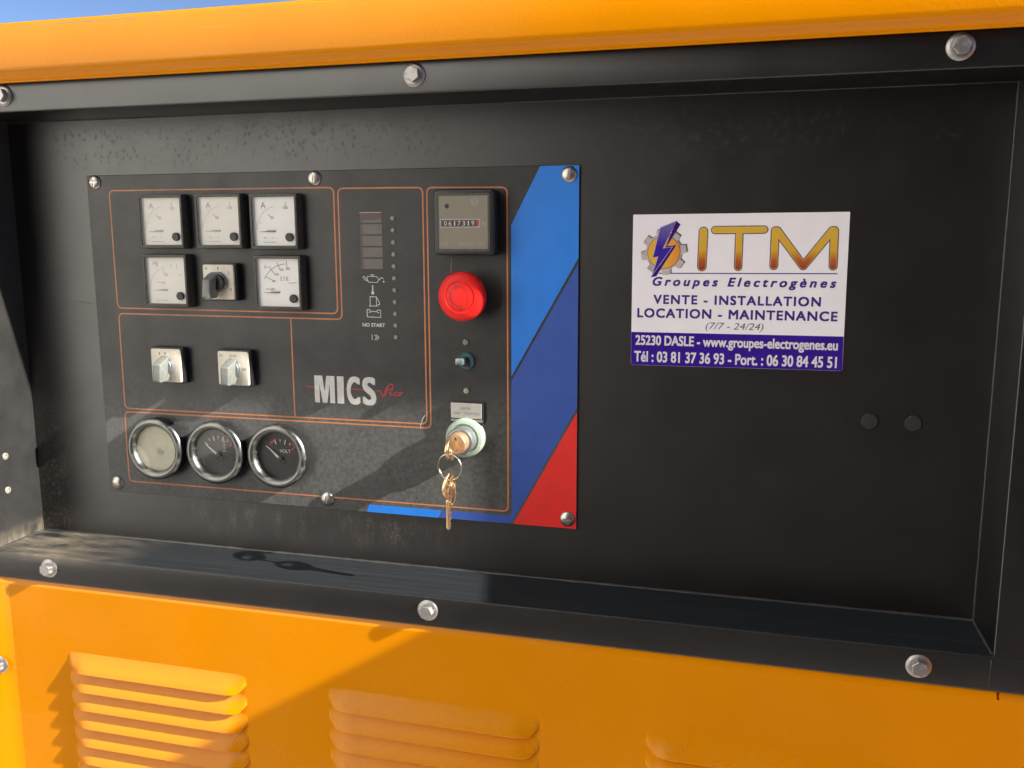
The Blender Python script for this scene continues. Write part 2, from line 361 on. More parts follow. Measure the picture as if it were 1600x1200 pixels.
def part(name, me, mat, parent, at=(0, 0, 0), label=None, kind=None, rot=None):
    if isinstance(me, B): me = me.mesh(name)
    o = bpy.data.objects.new(name, me); COL.objects.link(o)
    if mat and not me.materials: me.materials.append(M[mat])
    elif mat and me.materials[0] is not M[mat]:
        o.material_slots[0].link = 'OBJECT'; o.material_slots[0].material = M[mat]
    wl = P(*at); WL[o] = wl
    o.location = wl - WL[parent] if parent else wl
    if rot: o.rotation_euler = rot
    if parent: o.parent = parent
    if label: o['label'] = label
    if kind: o['kind'] = kind
    return o
def text_mesh(s, box, h, bold=0.0, shear=0.0, space=1.0):
    """flat lettering fitted to box (x0, x1, z0, z1) in mm"""
    cu = bpy.data.curves.new('lettering', 'FONT'); cu.body = s; cu.size = 1; cu.offset = bold; cu.shear = shear
    cu.space_character = space; cu.resolution_u = 4
    o = bpy.data.objects.new('lettering', cu); COL.objects.link(o)
    dg = bpy.context.evaluated_depsgraph_get(); me = bpy.data.meshes.new_from_object(o.evaluated_get(dg))
    bpy.data.objects.remove(o); bpy.data.curves.remove(cu)
    xs = [v.co.x for v in me.vertices]; ys = [v.co.y for v in me.vertices]
    x0, x1, y0, y1 = min(xs), max(xs), min(ys), max(ys)
    for v in me.vertices:
        v.co = P(box[0]+(v.co.x-x0)/(x1-x0)*(box[1]-box[0]), h, box[2]+(v.co.y-y0)/max(1e-6, y1-y0)*(box[3]-box[2]))
    me.name = 'lettering'; return me
def lettering(s, box, h, mat, parent, at=None, heavy=0.0, **k):
    if heavy:                                   # overprint with small shifts to thicken the strokes
        d = heavy; me = text_mesh(s, (box[0]+d, box[1]-d, box[2]+d, box[3]-d), h, **k); bm = bmesh.new()
        for i, (dx, dz) in enumerate(((-1, -1), (1, -1), (-1, 1), (1, 1), (0, 0), (0, 1), (0, -1), (1, 0), (-1, 0))):
            n0 = len(bm.verts); bm.from_mesh(me); bm.verts.ensure_lookup_table()
            for v_ in bm.verts[n0:]: v_.co += P(dx*d, .006*i, dz*d)
        bm.to_mesh(me); bm.free(); return part('lettering', me, mat, parent, at or (0, 0, 0))
    return part('lettering', text_mesh(s, box, h, **k), mat, parent, at or (0, 0, 0))
def rounded(pts, r, n=5):
    """round every corner of a closed polyline"""
    out = []; N = len(pts)
    for i in range(N):
        p = Vector(pts[i]); a = (Vector(pts[i-1])-p); c = (Vector(pts[(i+1) % N])-p)
        rr = min(r, a.length/2, c.length/2); A = p+a.normalized()*rr; C = p+c.normalized()*rr
        for k in range(n+1):
            t = k/n; q = A*(1-t)**2+p*2*t*(1-t)+C*t*t; out.append((q.x, q.y))
    return out

# ------------------------------------------------------------------ ground, then an unseen slab and blocks added for bounce light and reflections
GZ = -1250
def structure(name, me, mat):
    o = part(name, me, None, None); o.data.materials.append(mat); o['kind'] = 'structure'; return o
mt, nt, b = new_mat('yard_asphalt'); v = coords(nt)
nt.links.new(ramp(nt, noise(nt, v, 3, 8, 0.7), [(0.3, (0.022, 0.019, 0.018)), (0.7, (0.038, 0.034, 0.032))]).outputs[0], b.inputs['Base Color']); b.inputs['Roughness'].default_value = 0.9
structure('ground', B().box(-60000, 60000, -60000, 60000, GZ-200, GZ), mt)

mt, nt, b = new_mat('bounce_slab_concrete'); v = coords(nt)
nt.links.new(ramp(nt, noise(nt, v, 3, 8, 0.7), [(0.3, (0.44, 0.42, 0.39)), (0.7, (0.54, 0.515, 0.48))]).outputs[0], b.inputs['Base Color']); b.inputs['Roughness'].default_value = 0.9
structure('bounce_slab', B().box(-8000, 7000, -3000, 1100, GZ-100, GZ+4), mt)  # pale slab added out of view to bounce sunlight onto the machine
def render_mat(name, c, var):
    mt, nt, b = new_mat(name); v = coords(nt)
    nt.links.new(ramp(nt, noise(nt, v, 1.2, 8, 0.65), [(0.3, tuple(k*(1-var) for k in c)), (0.7, tuple(min(1, k*(1+var)) for k in c))]).outputs[0], b.inputs['Base Color']); b.inputs['Roughness'].default_value = 0.9
    M[name] = mt
render_mat('pale_render', (0.83, 0.81, 0.76), 0.05); render_mat('grey_plinth', (0.07, 0.066, 0.06), 0.2); render_mat('brown_cladding', (0.040, 0.025, 0.022), 0.2); render_mat('roof_sheet', (0.16, 0.12, 0.10), 0.2)
def unseen_block(label, x0, x1, y0, y1, z1, wall):
    t = thing('reflection_block', label, 'reflection_block', ((x0+x1)/2, (y0+y1)/2, GZ*.001))
    mm = lambda v: v*1000
    part('wall', B().box(mm(x0), mm(x1), -mm(y1), -mm(y0), GZ+450, mm(z1)).bevel(10, 1), wall, t)
    part('plinth', B().box(mm(x0)-30, mm(x1)+30, -mm(y1)-30, -mm(y0)+30, GZ, GZ+450).bevel(10, 1), 'grey_plinth', t)
    part('roof', B().box(mm(x0)-200, mm(x1)+200, -mm(y1)-200, -mm(y0)+200, mm(z1), mm(z1)+140).bevel(10, 1), 'roof_sheet', t)
unseen_block('unseen tall pale building standing to the front left of the generator', -9.0, -1.9, -15.0, -1.25, 8.0, 'pale_render')  # added to fill the shade with bounced sun and pale the left reflections
unseen_block('long unseen dark brown block added to darken the reflections in the panel', -1.9, 12.0, -16.0, -7.5, 5.0, 'brown_cladding')  # added so the panel's right side reflects dark instead of bright sky

# ------------------------------------------------------------------ generator housing
gen = thing('generator', 'orange yellow generator housing with black recessed control bay and pressed louvres', 'generator', (0.35, 0.4, GZ*.001))
XL, XR, ZB, ZT, D = -84.8, 770.9, -47.1, 350.0, 61.8
part('body', B().box(-620, 1400, -900, -4, GZ+120, 400).bevel(4, 2), 'yellow', gen)
part('base_skid', B().box(-640, 1420, -920, 20, GZ+4, GZ+120).bevel(4, 1), 'frame', gen)
part('back_panel', B().box(XL-1, XR+1, -3, 0, ZB-1, ZT+1), 'back', gen)
# black bay frame: four walls and a flange round the opening
b_ = B(); inn = [(XL, ZB), (XR, ZB), (XR, ZT), (XL, ZT)]; out = [(-108, -73.9), (835, -73.9), (835, 387), (-108, 387)]
for i in range(4):
    j = (i+1) % 4; a, c, A_, C_ = inn[i], inn[j], out[i], out[j]
    b_.face([(*[a[0], D], a[1]), (*[c[0], D], c[1]), (*[C_[0], D], C_[1]), (*[A_[0], D], A_[1])])
    b_.face([(a[0], -2, a[1]), (c[0], -2, c[1]), (c[0], D, c[1]), (a[0], D, a[1])])
    b_.face([(A_[0], D, A_[1]), (C_[0], D, C_[1]), (C_[0], D-6, C_[1]), (A_[0], D-6, A_[1])])
b_.bevel(1.6, 3, 40, sel=lambda e: all(abs(v.co.y+D*.001) < 1e-5 for v in e.verts))
part('bay_frame', b_, 'frame', gen)
# dusty sealing beads in the corners of the bay
def bead(pts, r):
    q = []
    for a, c in zip(pts, pts[1:]):
        n = max(2, int((Vector(c)-Vector(a)).length/4))
        q += [Vector(a).lerp(Vector(c), k/n) for k in range(n)]
    q.append(Vector(pts[-1])); return B().tube(q, r, 6, wob=0.25)
part('seam_bead', bead([(XL+.3, .3, ZB+.3), (XR-.3, .3, ZB+.3)], 1.0), 'seam', gen)
part('seam_bead', bead([(XR-.3, .3, ZB+.3), (XR-.3, .3, ZT-.3)], 0.8), 'seam', gen)
part('seam_bead', bead([(XL+.3, .3, ZT-.3), (XR-.3, .3, ZT-.3)], 0.5), 'seam', gen)
part('seam_bead', bead([(XR-.3, 1, ZB+.2), (XR-.2, D-3, ZB+.2)], 1.3), 'seam', gen)
part('seam_bead', bead([(XL+.3, 1, ZB+.2), (XL+.3, D-2, ZB+.2)], 0.9), 'seam', gen)
part('seam_bead', bead([(XR-1, D-.4, ZB-3), (XR-1.5, D-.4, -73)], 0.55), 'seam', gen)
# yellow roof edge swept along x
def sweep(prof, x0, x1, nx=2):
    s = B(); rows = []
    for k in range(nx+1):
        x = x0+(x1-x0)*k/nx; rows.append([s.bm.verts.new(P(x, h, z)) for h, z in prof])
    for a, c in zip(rows, rows[1:]):
        for i in range(len(prof)-1): s.bm.faces.new((a[i], a[i+1], c[i+1], c[i]))
    s.bm.faces.new(rows[0]); s.bm.faces.new(rows[-1][::-1]); return s
roof = [(-905, 432), (69, 420.2), (72, 419.6), (74, 418.2), (75, 416.2), (75.2, 384.5), (74.6, 381.6), (72.6, 379.0), (69.8, 377.2), (68.4, 374.4), (68.8, 373.7), (68.5, 373.0), (67.6, 372.7), (66.2, 373.2), (65.6, 374.4), (65.4, 388), (-905, 405)]
part('roof', sweep(roof, -650, 1430, 8), 'roof', gen)
# lower yellow panel with bent top edge, and its neighbours
def sheet(prof, x0, x1): return sweep(prof, x0, x1)
lip = lambda o: [(40, -69), (57.0-o, -70.5), (58.6-o, -72.5), (59.6-o, -75.0), (60.6-o, -77.6), (61.0, -79.6)]
s = sweep(lip(0), -74, 775.6); s2 = sweep(lip(1.4), 777.4, 1056); s3 = sweep([(61.0, -79.6), (61.0, GZ+120), (55, GZ+120)], -74, 1056)
def join(*bs):
    me = bpy.data.meshes.new('tmp')
    for o in bs[1:]:
        o.bm.to_mesh(me); o.bm.free(); bs[0].bm.from_mesh(me)
    bpy.data.meshes.remove(me); return bs[0]
# the sheet turns gently outwards at its left end
pr = [(-74, 61.0), (-78, 61.25), (-82, 61.85), (-86, 62.6), (-92, 63.9), (-100, 65.6), (-112, 68.0), (-600, 68.0)]
s4 = B(); rows = []
for x, hh in pr:
    rows.append([s4.bm.verts.new(P(x, h0+(hh-61.0)*k, z)) for h0, z, k in ((40, -69, 0), (57.0, -70.5, 1), (58.6, -72.5, 1), (59.6, -75.0, 1), (60.6, -77.6, 1), (61.0, -79.6, 1), (61.0, GZ+120, 1))])
for a, c in zip(rows, rows[1:]):
    for k in range(len(a)-1): s4.bm.faces.new((a[k], a[k+1], c[k+1], c[k]))
side = part('side_panel', join(s, s2, s3, s4), 'yellow', gen)
part('corner_post', B().prism([(836.5, -60), (1056, -60), (1056, 386), (836.5, 386)], 20, 61), 'yellow', gen)
part('corner_post', B().prism([(-600, -68), (-110, -68), (-110, 386), (-600, 386)], 20, 61), 'yellow', gen)
# pressed louvres
def louver_mesh(width, depth=8.2, hgt=18.0):
    s = B(); nx, ntt = 44, 9; g = []
    for i in range(nx+1):
        u = -1+2*i/nx; u = math.copysign(1-(1-abs(u))**1.6, u); x = u*width/2
        d = (1-abs(u))*width/2
        e = min(1, d/22.0); e = math.sin(e*math.pi/2)**0.8
        col = []
        for k in range(ntt+1):
            t = k/ntt; hh = depth*e*(t**1.25)*(1-0.10*max(0, t-0.8)/0.2)
            col.append((x, hh, -hgt*t*(0.55+0.45*min(1, d/8.0))))
        zl = col[-1][2]; col += [(x, depth*e*0.84, zl-0.9*e), (x, depth*e*0.62, zl-0.7*e), (x, -0.5, zl-0.5*e)]
        g.append([s.bm.verts.new(P(*c)) for c in col])
    for a, c in zip(g, g[1:]):
        for k in range(len(a)-1): s.bm.faces.new((a[k], a[k+1], c[k+1], c[k]))
    return s.mesh('louver', 32)
LM = louver_mesh(188)
for cx in (82, 350, 624):
    for k in range(8):
        part('louver', LM, 'louver', side, (cx, 60.9, -139.8-18.4*k))
# hex bolts with flanged washers
def hexpts(af, a0=0): return [(af/math.sqrt(3)*math.cos(R(60*i+a0)), af/math.sqrt(3)*math.sin(R(60*i+a0))) for i in range(6)]
bolt_m = B().lathe([(0, 0), (8.7, 0), (8.8, 0.8), (7.6, 1.9), (6.6, 2.2), (0, 2.2)], n=32).mesh('bolt')
hm = B(); hm.prism(hexpts(10.6), 2.0, 6.6); hm.bevel(0.5, 1); hm.lathe([(4.2, 6.62), (3.7, 6.3), (0, 6.2)], n=20); hex_m = hm.mesh('hex_head', 24)
for x, h, z, a in ((-27, D, 363.7, 10), (346.8, D, 363.6, 25), (720.4, D, 363.8, 48), (-24.3, D, -59.2, 33), (349.6, D, -59.2, 5), (723.2, D, -60.2, 20), (-88.5, 64.6, -161.5, 30)):
    bo = part('bolt', bolt_m, 'steel', gen, (x, h, z)); hx = part('hex_head', hex_m, 'steel', bo, (x, h, z)); hx.rotation_euler = (0, R(a), 0)
# rivets on the left wall, black plugs on the right of the back sheet
rv = B().lathe([(0, 0), (3.4, 0), (3.4, 0.7), (2.4, 1.3), (1.5, 1.3), (1.1, 0.4), (0, 0.3)], n=20).mesh('rivet')
for h, z in ((39.4, 38.4), (40.2, 5.3)):
    part('rivet', rv, 'rivet', gen, (XL, h, z), rot=(0, 0, R(90)))
pm = B().lathe([(0, 0), (6.2, 0), (6.2, 1.0), (5.4, 2.0), (0, 2.3)], n=28).mesh('blanking_plug')
for x in (687.6, 718.4): part('blanking_plug', pm, 'plug', gen, (x, 0, 104.4))
for pts in ([(548, 318), (566, 326), (579, 331)], [(494, 306), (496.5, 303.5)], [(-38, 180), (-20, 184), (-6, 182)], [(602, 20), (606, 21)], [(560, 92), (562.4, 89)], [(508, 291), (541, 296)]):
    part('scratch', B().ribbon(pts, 0.35, 0.12), 'seam_line', gen)
# access door standing open to the right of the bay
e = Vector((0.27, -1.0)).normalized(); hx0, hy0 = 1067, -62; n2 = Vector((-e.y, e.x))
q = [(hx0, hy0), (hx0+e.x*300, hy0+e.y*300), (hx0+e.x*300+n2.x*28, hy0+e.y*300+n2.y*28), (hx0+n2.x*28, hy0+n2.y*28)]
s = B(); lo = [s.bm.verts.new(Vector((x*.001, y*.001, -0.62))) for x, y in q]; hi = [s.bm.verts.new(Vector((x*.001, y*.001, 0.360))) for x, y in q]
s.bm.faces.new(lo); s.bm.faces.new(hi[::-1])
for i in range(4): s.bm.faces.new((lo[i], lo[(i+1) % 4], hi[(i+1) % 4], hi[i]))
part('access_door', s.bevel(2, 2), 'yellow', gen)

# ------------------------------------------------------------------ control panel
cp = thing('control_panel', 'dark grey control plate with orange borders, dials, red stop button and blue and red stripes', 'control panel', (0.23, -0.001, 0))
HP = 2.0; W, H = 461.5, 300.0
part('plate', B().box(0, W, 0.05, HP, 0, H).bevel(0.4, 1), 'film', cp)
h1 = HP+0.08
LW = 1.25
part('border_line', B().ribbon(rounded([(23.6, 178.8), (248.4, 178.0), (248.4, 285.6), (23.6, 286.2)], 5), LW, h1, True), 'orange', cp)
part('border_line', B().ribbon(rounded([(252.4, 284.8), (329.2, 284.4), (329.2, 83.9), (23.6, 83.3), (24.2, 173.6), (252.4, 173.0)], 5), LW, h1, True), 'orange', cp)
part('border_line', B().ribbon(rounded([(332.9, 284.3), (402.0, 283.4), (402.0, 11.2), (22.4, 11.6), (22.8, 79.8), (332.9, 80.4)], 5), LW, h1, True), 'orange', cp)
part('border_line', B().ribbon([(202.8, 172.6), (202.8, 84.4)], LW, h1+.02), 'orange', cp)
part('stripe', B().poly([(429.5, 299.6), (461.2, 299.6), (461.2, 227.0), (405.2, 128.5), (405.2, 253.0)], h1), 'lblue', cp, label='light blue slanting stripe')
part('stripe', B().poly([(461.2, 222.6), (461.2, 104.4), (405.4, 2.6), (403.4, 0.4), (339.6, 0.4), (342.6, 7.4), (402.6, 7.4), (405.2, 9.6), (405.2, 124.6)], h1), 'dblue', cp, label='dark blue slanting stripe')
part('stripe', B().poly([(272.8, 7.4), (341.6, 7.4), (338.6, 0.4), (270.4, 0.4)], h1), 'lblue', cp, label='short light blue stripe along the bottom edge')
part('stripe', B().poly([(461.2, 100.6), (461.2, 0.4), (406.6, 0.4)], h1), 'red', cp, label='red corner stripe')
# slotted and cross head screws of the plate
def screw_mesh(cross=False, r=6.5, top=2.6):
    s = B(); us = [-1, -.96, -.88, -.75, -.58, -.4, -.22]; us = [u*r for u in us]+[-0.75, -0.74, 0.74, 0.75]+[-u*r for u in us[::-1]]
    ts = [-1, -.9, -.75, -.55, -.35, -.2, -.121, -.12, 0, .12, .121, .2, .35, .55, .75, .9, 1]; g = []
    for iu, u in enumerate(us):
        c = math.sqrt(max(0.0001, r*r-u*u)); col = []
        for t in ts:
            vv = t*c; d = math.hypot(u, vv)/r; hh = 0.5+top*math.sqrt(max(0, 1-d*d))**1.1
            if abs(u) < 0.745: hh = max(0.5, min(hh, top-0.2))
            if cross and abs(t) <= .1205 and abs(u) < 4.0: hh = max(0.5, min(hh, top-0.2))
            if cross and abs(u) < .745 and abs(vv) > 4.0: hh = 0.5+top*math.sqrt(max(0, 1-d*d))**1.1
            col.append(s.bm.verts.new(P(u, hh, vv)))
        g.append(col)
    for a, c in zip(g, g[1:]):
        for k in range(len(ts)-1): s.bm.faces.new((a[k], a[k+1], c[k+1], c[k]))
    s.lathe([(r, 0.5), (r, 0)], n=36)
    return s.mesh('screw', 40)
SM, SX = screw_mesh(), screw_mesh(True)
for i, (x, z, a) in enumerate(((8.8, 293.9, 0), (230.9, 293.6, -3), (453.2, 292.6, 4), (453.6, 8.6, 95), (231.9, 9.4, 2), (8.9, 8.8, 118))):
    part('screw', SX if i == 0 else SM, 'screw', cp, (x, HP, z), rot=(0, R(a), 0))
# square panel meters
case_b = B(); o_ = [(-22.6, -23.6), (22.6, -23.6), (22.6, 23.6), (-22.6, 23.6)]; i_ = [(-20.3, -20.6), (20.3, -20.6), (20.3, 21.0), (-20.3, 21.0)]
for i in range(4):
    j = (i+1) % 4
    a, c, A_, C_ = i_[i], i_[j], o_[i], o_[j]
    case_b.face([(a[0], 10, a[1]), (c[0], 10, c[1]), (C_[0], 10, C_[1]), (A_[0], 10, A_[1])])
    case_b.face([(A_[0], 10, A_[1]), (C_[0], 10, C_[1]), (C_[0]*1.02, 0, C_[1]*1.02), (A_[0]*1.02, 0, A_[1]*1.02)])
    case_b.face([(a[0], 10, a[1]), (c[0], 10, c[1]), (c[0], 6.5, c[1]), (a[0], 6.5, a[1])])
CASE = case_b.bevel(0.5, 2, 40).mesh('panel_meter')
DIAL = B().poly([(-20.4, -20.7), (20.4, -20.7), (20.4, 21.1), (-20.4, 21.1)], 7.0).mesh('dial', 0)
COVER = B().poly([(-20.3, -20.6), (20.3, -20.6), (20.3, 21.0), (-20.3, 21.0)], 9.4).mesh('cover_glass', 0)
CORN = B().prism(rounded([(1, -20.4), (20.2, -20.4), (20.2, -3.2), (6, -3.2), (1, -8)], 2.5), 7.0, 8.3).mesh('scale_shield')
ADJ = B().lathe([(0, 8.3), (3.7, 8.3), (3.7, 10.2), (3.2, 10.7), (0, 10.7)], n=24).box(-2.6, 2.6, 10.6, 11.0, -.45, .45).mesh('zero_adjuster')
NEED = B().prism([(-14.5, -8.5), (-8, -8.2), (-8, -7.6), (3.2, -7.4), (3.2, -9.2), (-8, -8.9), (-14.5, -8.8)], 7.5, 7.9).mesh('needle', 0)
def arc(cx, cz, r, a0, a1, n=16): return [(cx+r*math.cos(R(a0+(a1-a0)*k/n)), cz+r*math.sin(R(a0+(a1-a0)*k/n))) for k in range(n+1)]
def meter(x, z, kind):
    lab = {'A1': 'square ammeter, first of the top row', 'A2': 'square ammeter, middle of the top row', 'A3': 'square ammeter at the right end of the top row',
           'H': 'square meter with faded scale under the first ammeter', 'V': 'square meter with hooked scale marks right of the selector switch'}[kind]
    p = part('panel_meter', CASE, 'rim', cp, (x, HP, z), label=lab); at = (x, HP, z)
    dark = kind in ('A3', 'V'); ink = 'dial_ink_dark' if dark else 'dial_ink'
    part('dial', DIAL, 'dial_w' if dark else 'dial', p, at); part('scale_shield', CORN, 'dial_w' if dark else 'dial', p, at)
    a_ = part('zero_adjuster', ADJ, 'plastic', p, (x+14.6, HP, z-13.4)); a_.rotation_euler = (0, R(-38 if kind != 'V' else -70), 0)
    part('needle', NEED, 'needle' if dark else 'dial_ink', p, at); part('cover_glass', COVER, 'glass', p, at)
    s = B(); k_ = 7.15
    if kind == 'V':
        s.ribbon([(-12.5, 5.2), (-7, 2.6)], .5, k_); s.ribbon([(-9, 14), (-4.2, 8)], .6, k_); s.ribbon([(-1.2, 17.5), (1.5, 11.6)], .55, k_); s.ribbon([(8, 19), (8.3, 13.2)], .55, k_)
        s.ribbon(arc(8, -8.5, 25, 92, 152), .45, k_+.02); s.ribbon([(9, 0), (17, 0.2)], .35, k_); s.ribbon([(-13, -5.4), (-9, -5.5)], .5, k_)
        for t, bx in (('E.T.B.', (1.8, 9.6, 2.0, 5.4)), ('440', (-4.2, 0, 6.2, 8.6)), ('500', (1.4, 4.8, 10.2, 12.6)), ('600', (7.2, 11.2, 11.2, 13.6)), ('V~', (-14, -10, 12, 15.4)), ('400', (-7, -3.4, .4, 2.6)), ('300', (-8.6, -5, -6.6, -4.4))):
            lettering(t, bx, k_, ink, p, at)
    else:
        if kind == 'H':
            s.ribbon([(-11, -1), (-5.5, -1.4)], .35, k_); s.ribbon([(-3.5, 11), (-2, 6.5)], .35, k_); s.ribbon([(4.8, 15), (5, 11)], .35, k_); s.ribbon([(11, 15), (11.2, 11)], .35, k_); s.ribbon([(13, 5.4), (15, 5.2)], .5, k_)
            tx = (('Hz', (-13.4, -8, 13.4, 18)), ('50', (-2.4, 1.4, 4.4, 6.8)), ('45', (-6, -2.2, -3, -0.6)))
        else:
            s.ribbon([(-6.4, 6.4), (-3.6, 3.6)], .55, k_); s.ribbon([(10.6, 17), (10.6, 13.4)], .4, k_); s.ribbon([(-15, -1.0), (-13.6, -1)], .5, k_)
            tx = (('A', (-13.2, -8.4, 11.4, 16.6)), ('50', (-4.2, -1.2, 2, 4.6)), ('100', (8.4, 12.8, 10.4, 13)), ('5 - 1', (-11, -2, -14.4, -13)))
        s.ribbon(arc(4, -8.5, 22, 100, 176), .22, k_+.02); s.ribbon([(-12, -17.6), (2, -17.6)], .35, k_)
        for t, bx in tx: lettering(t, bx, k_, ink, p, at)
    part('scale_mark', s, ink, p, at)
for a in ((83.0, 257.8, 'A1'), (141.3, 257.8, 'A2'), (195.4, 257.2, 'A3'), (83.8, 205.0, 'H'), (196.8, 204.4, 'V')): meter(*a)
# rotary switches
BASE = B().prism(rounded([(-17.2, -16.6), (17.2, -16.6), (17.2, 16.6), (-17.2, 16.6)], 2), 0, 7.5).bevel(0.6, 2).mesh('rotary_switch')
FACE = B().prism(rounded([(-15.4, -15.4), (15.4, -15.4), (15.4, 15.4), (-15.4, 15.4)], 1.8), 7.5, 10.0).bevel(0.7, 2).mesh('face_plate')
HUB = B().lathe([(0, 10), (9.2, 10), (9.2, 11.8), (8.4, 12.6), (7.4, 12.6), (7.0, 13.6), (0, 13.9)], n=32).mesh('knob_hub')
kb = B(); pr = [(9.0, 10.2), (7.4, 15), (5.0, 19.5), (2.6, 24.5), (-13.0, 24.5), (-14.0, 22.5), (-13.4, 13), (-9, 10.2)]
L_, R_ = [], []
for z, hh in pr:
    wd = 4.6 if hh < 20 else 3.9
    L_.append(kb.bm.verts.new(P(-wd, hh, z))); R_.append(kb.bm.verts.new(P(wd, hh, z)))
kb.bm.faces.new(L_); kb.bm.faces.new(R_[::-1])
for i in range(len(pr)): j = (i+1) % len(pr); kb.bm.faces.new((L_[i], L_[j], R_[j], R_[i]))
KNOB = kb.bevel(1.0, 3, 25).mesh('knob')
CAPD = B().lathe([(7.0, 13.6), (7.0, 15.2), (6.2, 16.0), (0, 16.2)], n=28).mesh('knob_cap')
def rotary(x, z, kind, rot):
    lab = {0: 'cream selector switch with black knob cap between the lower meters', 1: 'left cream selector switch with grey knob', 2: 'right cream selector switch with grey knob'}[kind]
    p = part('rotary_switch', BASE, 'plastic', cp, (x, HP, z), label=lab); at = (x, HP, z)
    part('face_plate', FACE, 'cream', p, at); part('knob_hub', HUB, 'zinc' if kind else 'knob', p, at)
    k = part('knob', KNOB, 'knob', p, at if kind else (x-3.2, HP, z)); k.rotation_euler = (0, R(rot), 0)
    if not kind: part('knob_cap', CAPD, 'plastic', p, (x+1.5, HP, z))
    tx = {0: (('0', (-12.6, -10.6, 10.6, 13.2)), ('1', (-.4, .5, 10.8, 13.4)), ('2', (9.6, 11.4, 7, 9.6)), ('3', (11, 13, -7.6, -5.2))), 1: (('1', (-6.4, -5.4, 10, 12.4)), ('0', (-1, .8, 10, 12.8))),
          2: (('M', (-13, -10.4, 9.8, 12.4)), ('STOP', (-3, 3.8, 9.8, 12.4)), ('AUTO', (8.8, 13, -1.6, .6)))}[kind]
    for t, bx in tx: lettering(t, bx, 10.08, 'dial_ink_dark', p, at)
rotary(138.6, 204.6, 0, 6); rotary(79.0, 127.6, 1, 3); rotary(148.6, 127.4, 2, 3)
# round chromed gauges
GB = B().lathe([(28.6, 0), (29.0, 9.2), (27.0, 9.4)], n=64).mesh('round_gauge', 40)
GR = B().lathe([(28.9, 8.6), (29.5, 9.4), (29.0, 10.6), (27.4, 12.0), (25.2, 12.4), (23.4, 11.6), (22.0, 9.8), (21.4, 7.6), (21.3, 3.0)], n=64).mesh('bezel', 40)
GD = B().disc(0, 0, 21.8, 4.0, 48).mesh('dial', 0); GC = B().disc(0, 0, 21.4, 7.4, 48).mesh('cover_glass', 0)
def gauge(x, z, kind, na):
    lab = {'F': 'round chrome gauge with yellowed fogged face', 'T': 'round chrome gauge with dusty black face', 'V': 'round chrome volt gauge with clear black face'}[kind]
    p = part('round_gauge', GB, 'plastic', cp, (x, HP, z), label=lab); at = (x, HP, z)
    part('bezel', GR, 'chrome', p, at)
    part('dial', GD, 'gauge_fog' if kind == 'F' else 'gauge_face', p, at)
    part('cover_glass', GC, {'F': 'glass_fog', 'T': 'glass_dust', 'V': 'glass'}[kind], p, at)
    n = B(); a = R(na); d = Vector((math.cos(a), math.sin(a))); q = Vector((-d.y, d.x)); c = Vector((1.5, -3.5))
    n.prism([tuple(c+d*16+q*.25), tuple(c+d*1+q*1.3), tuple(c-d*3+q*1.3), tuple(c-d*3-q*1.3), tuple(c+d*1-q*1.3), tuple(c+d*16-q*.25)], 5.0, 5.6)
    part('needle', n, 'ink_white', p, at)
    part('needle_hub', B().lathe([(2.8, 4), (2.8, 5.9), (2.2, 6.3), (0, 6.4)], n=20).mesh('needle_hub'), 'plastic', p, (x+1.5, HP, z-3.5))
    s = B(); rd = B()
    for k in range(7):
        aa = R(142-k*17); d = Vector((math.cos(aa), math.sin(aa))); r0, r1 = (14.2, 18.8) if k % 2 == 0 else (15.8, 18.6)
        tgt = rd if (kind == 'V' and k in (1, 6)) or (kind == 'T' and k == 6) else s
        tgt.ribbon([tuple(c+d*r0), tuple(c+d*r1)], 0.95 if k % 2 == 0 else 0.6, 4.15)
    part('scale_mark', s, 'ink_white' if kind != 'F' else 'dial_w', p, at)
    if kind == 'V':
        rd.ribbon(arc(1.5, -3.5, 17.6, 108, 124), 1.6, 4.17); rd.ribbon(arc(1.5, -3.5, 18.4, 40, 52), .8, 4.17)
    if kind != 'F': part('scale_mark', rd, 'ink_red', p, at, label='red scale marks')
    if kind == 'V': lettering('VOLT', (0.4, 11.4, 2.6, 5.6), 4.15, 'ink_white', p, at)
    if kind == 'T':
        s = B(); s.ribbon([(7.0, 12), (6.8, 1)], .7, 4.15); s.ribbon([(4.6, 0.6), (9.4, 0.8)], .6, 4.17)
        for zz in (4, 6.6, 9.4): s.ribbon([(6.9, zz), (9.2, zz)], .5, 4.19)
        part('thermometer_mark', s, 'ink_grey', p, at)
    if kind == 'F':
        s = B(); s.ribbon([(5, 6), (11, 5.2)], .6, 4.15); s.ribbon([(5.4, 2.8), (10, 2.2)], .6, 4.17)
        part('scale_mark', s, 'dial_w', p, at)
gauge(60.6, 47.8, 'F', 145); gauge(124.2, 48.0, 'T', 143); gauge(187.8, 48.4, 'V', 138)
# indicator block
for k in range(5):
    z = 260.0-9.7*k
    p = part('indicator_window', B().prism([(272.2, z-4.2), (292.2, z-4.2), (292.2, z+4.2), (272.2, z+4.2)], HP-.2, HP+.25).mesh('indicator_window', 0), 'window_red' if k == 0 else 'window', cp)
    part('window_edge', B().poly([(272.4, z-4.0), (274.4, z-4.0), (274.4, z+3.8), (272.4, z+3.8)], HP+.34), 'window_red', p)
    if k == 0:
        part('window_tab', B().poly([(274.2, z-4.2), (292.2, z-4.0), (292.2, z-2.0), (274.2, z-2.2)], HP+.36), 'window', p)
        part('window_tab', B().ribbon([(271.8, z+4.4), (292.2, z+4.3)], .7, HP+.40), 'ink_grey', p)
led = B().lathe([(2.0, 0), (2.0, 0.5), (1.6, 0.9), (0, 1.15)], n=18).mesh('indicator_lamp')
for k in range(11): part('indicator_lamp', led, 'led', cp, (302.0+.06*k, HP, 259.5-10.08*k))
s = B(); g = h1
